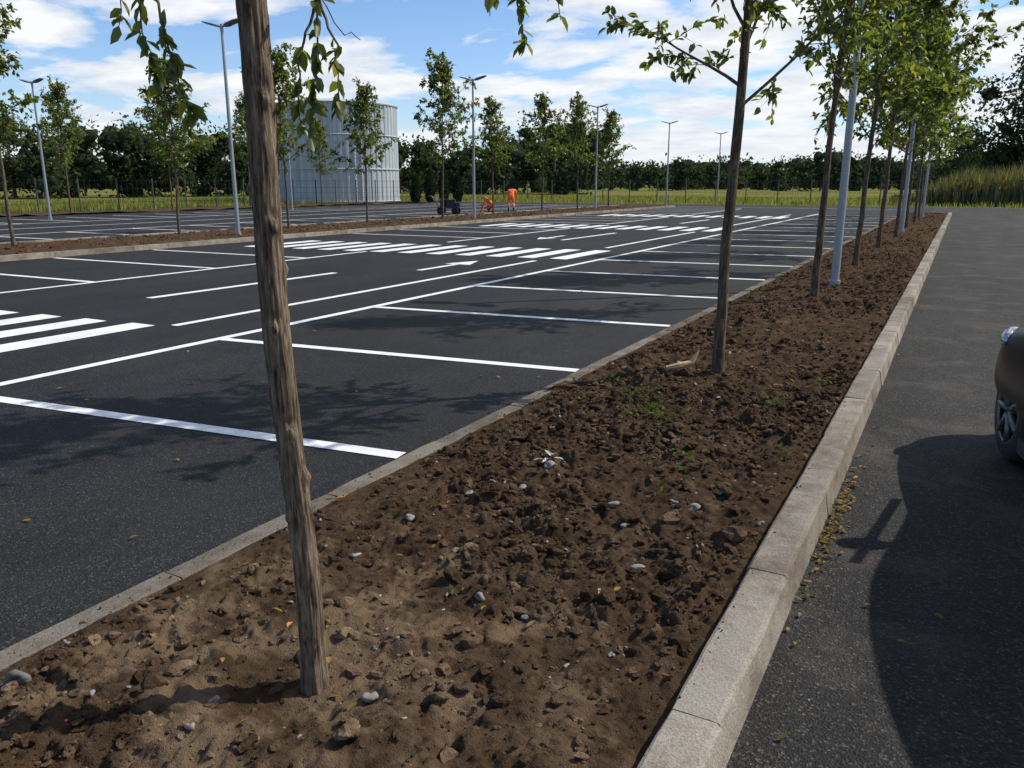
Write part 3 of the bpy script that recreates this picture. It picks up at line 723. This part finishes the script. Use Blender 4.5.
# ------------------------------------------------------------ car
def carpaint():
    m,nt,b=mat('dark_car_paint'); p=pos(nt,True)
    c=ramp(nt,noise(nt,3,4,.6,p),[(.3,(.008,.0095,.013)),(.7,(.011,.013,.017))]); nt.links.new(c,b.inputs['Base Color'])
    b.inputs['Roughness'].default_value=.30; b.inputs['IOR'].default_value=1.22; b.inputs['Specular IOR Level'].default_value=.5
    return m
M_car=carpaint(); M_glass=plain('car_glass',(.015,.018,.02),.05); M_head=plain('headlight_glass',(.42,.45,.47),.12,.6,.2,25); M_rim=plain('alloy_rim',(.13,.135,.14),.4,.6); M_tail=plain('tail_light',(.4,.02,.02),.2); M_plast=plain('black_plastic',(.015,.015,.015),.6)
car=empty('parked_car',(1.80,2.55,0),(0,0,math.radians(12)))
def loft(name,secs,mats,sub=2):
    n=len(secs[0]); V=[];F=[]
    for s in secs: V+=s
    for i in range(len(secs)-1):
        for j in range(n-1): F.append([i*n+j,i*n+j+1,(i+1)*n+j+1,(i+1)*n+j])
    F.append(list(range(n))[::-1]); F.append(list(range((len(secs)-1)*n,len(secs)*n)))
    me=bpy.data.meshes.new(name); me.from_pydata(V,[],F)
    bm=bmesh.new(); bm.from_mesh(me)
    bmesh.ops.remove_doubles(bm,verts=bm.verts,dist=.0005)
    be=[e for e in bm.edges if e.is_boundary]
    if be: bmesh.ops.holes_fill(bm,edges=be,sides=0)
    bmesh.ops.recalc_face_normals(bm,faces=bm.faces); bm.to_mesh(me); bm.free()
    o=obj(name,me,parent=car)
    if sub: m=o.modifiers.new('s','SUBSURF'); m.levels=sub; m.render_levels=sub
    for m in mats: me.materials.append(m)
    return o
def full(half): return [(-x,y,z) for x,y,z in half]+[(x,y,z) for x,y,z in reversed(half)][1:]
secs=[]
for y,w,zb,zt in ((0,.52,.38,.72),(.05,.70,.27,.90),(.35,.79,.20,.96),(.62,.805,.18,.97),(1.2,.81,.18,.96),(1.9,.81,.18,.94),(2.6,.81,.18,.92),(3.12,.81,.19,.87),(3.45,.80,.20,.80),(3.70,.73,.22,.70),(3.80,.58,.28,.60)):
    half=[(w*.80,y,zb),(w,y,zb+.10),(w*1.01,y,zb*.5+zt*.5),(w*.985,y,zt-.12),(w*.88,y,zt-.01),(w*.4,y,zt+.035),(0,y,zt+.04)]
    secs.append(full(half))
body=loft('body',secs,[M_car],3)
AX=(.66,3.10)
cuts=MB()
for ax in AX:
    for s in (-1,1): tube(cuts,[(s*.60,ax,.30),(s*1.0,ax,.30)],[.345,.345],40,0,True)
cme=cuts.build('c',[M_plast],False,link=False); cut=obj('cutter',cme,parent=car)
m=body.modifiers.new('b','BOOLEAN'); m.object=cut; m.operation='DIFFERENCE'; m.solver='EXACT'
bpy.context.view_layer.update()
dg=bpy.context.evaluated_depsgraph_get(); nm=bpy.data.meshes.new_from_object(body.evaluated_get(dg)); body.modifiers.clear(); body.data=nm
bpy.data.objects.remove(cut)
for f in nm.polygons: f.use_smooth=True
nm.set_sharp_from_angle(angle=math.radians(35))
secs=[]
for y,wb,zb,wt,zt in ((.10,.62,.90,.58,.97),(.32,.72,.90,.60,1.26),(.62,.74,.90,.62,1.42),(1.2,.75,.90,.63,1.475),(1.75,.75,.90,.62,1.455),(2.1,.74,.90,.60,1.37),(2.45,.73,.88,.58,1.14),(2.78,.70,.86,.60,.93)):
    half=[(wb,y,zb),(wb*.5+wt*.5,y,zb*.5+zt*.5),(wt,y,zt-.05),(wt*.85,y,zt),(0,y,zt+.02)]
    secs.append(full(half))
gh=loft('cabin',secs,[M_glass,M_car],2)
bpy.context.view_layer.update(); dg=bpy.context.evaluated_depsgraph_get(); nm=bpy.data.meshes.new_from_object(gh.evaluated_get(dg)); gh.modifiers.clear(); gh.data=nm
for f in nm.polygons:
    f.use_smooth=True; c=f.center
    if (f.normal.z>.8 and c.z>1.3) or (abs(c.x)>.5 and (abs(c.y-1.35)<.04 or c.z>1.385)): f.material_index=1
mb=MB()
for s in (-1,1):
    tube(mb,[(s*.70,2.72,.93),(s*.62,2.1,1.37)],[.022,.022],6,0); tube(mb,[(s*.68,.25,.95),(s*.61,.62,1.38)],[.03,.03],6,0)
    box(mb,(s*.825,1.55,.80),(.03,.16,.03)); box(mb,(s*.80,1.88,.20),(.06,1.7,.08))
o=mb.build('trim',[M_plast],False); o.parent=car
def ell(mb,c,r,R3=None):
    bm=bmesh.new(); bmesh.ops.create_uvsphere(bm,u_segments=20,v_segments=12,radius=1)
    V=np.array([v.co[:] for v in bm.verts])*np.array(r)
    if R3 is not None: V=V@R3.T
    V=V+np.array(c); F=[[v.index for v in f.verts] for f in bm.faces]; bm.free()
    b=mb.n; mb.add(V,[f for f in F if len(f)==4],0); mb.addf([f for f in F if len(f)==3],b,0)
mb=MB()
for s in (-1,1):
    ell(mb,(s*.88,2.12,1.0),(.10,.06,.075)); tube(mb,[(s*.76,2.14,.95),(s*.86,2.13,.97)],[.02,.02],6,0)
o=mb.build('mirrors',[M_car]); o.parent=car
mb=MB()
for s in (-1,1): ell(mb,(s*.722,3.48,.670),(.15,.055,.07),np.array(Matrix.Rotation(math.radians(-s*60),3,'Z')))
o=mb.build('headlights',[M_head]); o.parent=car
mb=MB()
for s in (-1,1): box(mb,(s*.64,.04,.75),(.16,.08,.22))
o=mb.build('tail_lights',[M_tail],False); o.parent=car
mb=MB(); box(mb,(0,3.79,.42),(.8,.06,.14)); box(mb,(0,3.82,.55),(.5,.03,.05)); box(mb,(0,-.01,.5),(.5,.03,.11)); o=mb.build('grille_and_plate',[M_plast],False); o.parent=car
for q,ax in enumerate(AX):
    for s in (-1,1):
        mb=MB()
        prof=[(.0+.59,.20),(.60,.275),(.63,.298),(.70,.302),(.76,.298),(.79,.275),(.795,.20)]
        an=np.linspace(0,2*np.pi,41)[:-1]
        V=np.concatenate([np.stack([np.full(40,s*x),ax+r*np.cos(an),.30+r*np.sin(an)],-1) for x,r in prof]); j=np.arange(40);k=(j+1)%40
        F=np.concatenate([np.stack([i*40+j,i*40+k,(i+1)*40+k,(i+1)*40+j],-1) for i in range(len(prof)-1)]); mb.add(V,F,0)
        tube(mb,[(s*.74,ax,.30),(s*.76,ax,.30)],[.20,.20],32,2,True)
        tube(mb,[(s*.76,ax,.30),(s*.792,ax,.30)],[.05,.045],16,1,True)
        for w in range(7):
            aa=w*2*math.pi/7; tube(mb,[(s*.785,ax+.03*math.cos(aa),.30+.03*math.sin(aa)),(s*.785,ax+.19*math.cos(aa),.30+.19*math.sin(aa))],[.018,.022],6,1,True)
        tube(mb,[(s*.785,ax+.195*math.cos(a_),.30+.195*math.sin(a_)) for a_ in np.linspace(0,2*math.pi,41)],.012,6,1)
        o=mb.build('wheel',[M_tyre,M_rim,M_plast]); o.parent=car

# ------------------------------------------------------------ light
EL=math.radians(45); AZ=math.radians(46)
sd=Vector((math.sin(AZ)*math.cos(EL),math.cos(AZ)*math.cos(EL),math.sin(EL)))
L=bpy.data.lights.new('sun','SUN'); L.energy=4.8; L.angle=math.radians(.5); L.color=(1,.94,.84)
so=bpy.data.objects.new('sun',L); scene.collection.objects.link(so); so.rotation_euler=(-sd).to_track_quat('-Z','Y').to_euler(); so.location=(20,20,30)
w=bpy.data.worlds.new('World'); scene.world=w; w.use_nodes=True; nt=w.node_tree
bg=nt.nodes['Background']; bg.inputs['Strength'].default_value=.115
sky=nt.nodes.new('ShaderNodeTexSky'); sky.sky_type='NISHITA'; sky.sun_disc=False; sky.sun_elevation=EL; sky.sun_rotation=AZ; sky.altitude=100; sky.air_density=1.0; sky.dust_density=.3; sky.ozone_density=1.4
tc=nt.nodes.new('ShaderNodeTexCoord'); sx=nt.nodes.new('ShaderNodeSeparateXYZ'); nt.links.new(tc.outputs['Generated'],sx.inputs[0])
def MA(op,a,b=None):
    m=nt.nodes.new('ShaderNodeMath'); m.operation=op
    for i,v in enumerate((a,b)):
        if v is None: continue
        if isinstance(v,(int,float)): m.inputs[i].default_value=v
        else: nt.links.new(v,m.inputs[i])
    return m.outputs[0]
z=MA('ADD',MA('MAXIMUM',sx.outputs[2],0.0),.15)
cb=nt.nodes.new('ShaderNodeCombineXYZ'); nt.links.new(MA('DIVIDE',sx.outputs[0],z),cb.inputs[0]); nt.links.new(MA('DIVIDE',sx.outputs[1],z),cb.inputs[1])
mp=N(nt,'ShaderNodeMapping'); mp.inputs['Rotation'].default_value=(0,0,math.radians(-30)); mp.inputs['Scale'].default_value=(.9,1.1,1); mp.inputs['Location'].default_value=(3.1,1.7,0); nt.links.new(cb.outputs[0],mp.inputs['Vector'])
cl=noise(nt,1.35,8,.56,mp.outputs[0],.25)
dotn=nt.nodes.new('ShaderNodeVectorMath'); dotn.operation='DOT_PRODUCT'; nt.links.new(tc.outputs['Generated'],dotn.inputs[0]); dotn.inputs[1].default_value=(.6,.8,0)
cl2=MA('ADD',cl,MA('MULTIPLY',dotn.outputs['Value'],.11))
cf=ramp(nt,cl2,[(.495,0.0),(.535,.6),(.585,1.0)])
ccol=ramp(nt,noise(nt,3.0,4,.6,mp.outputs[0]),[(.35,(6.2,6.7,7.5)),(.58,(8.5,8.6,8.7))])
blue=mixc(nt,1,sky.outputs[0],(.88,1.08,1.36),'MULTIPLY')
c=mixc(nt,cf,blue,ccol)
hz=MA('POWER',MA('SUBTRACT',1.0,MA('MAXIMUM',sx.outputs[2],0.0)),16.0)
c=mixc(nt,MA('MULTIPLY',hz,.7),c,(7.2,7.7,8.3))
nt.links.new(c,bg.inputs['Color'])

# ------------------------------------------------------------ camera
cd=bpy.data.cameras.new('camera'); cd.sensor_width=36; cd.lens=28.27; cd.clip_end=4000; cd.clip_start=.05
co=bpy.data.objects.new('camera',cd); scene.collection.objects.link(co); co.location=(0,0,1.6)
co.rotation_euler=(math.radians(76),0,math.radians(28.65)); scene.camera=co
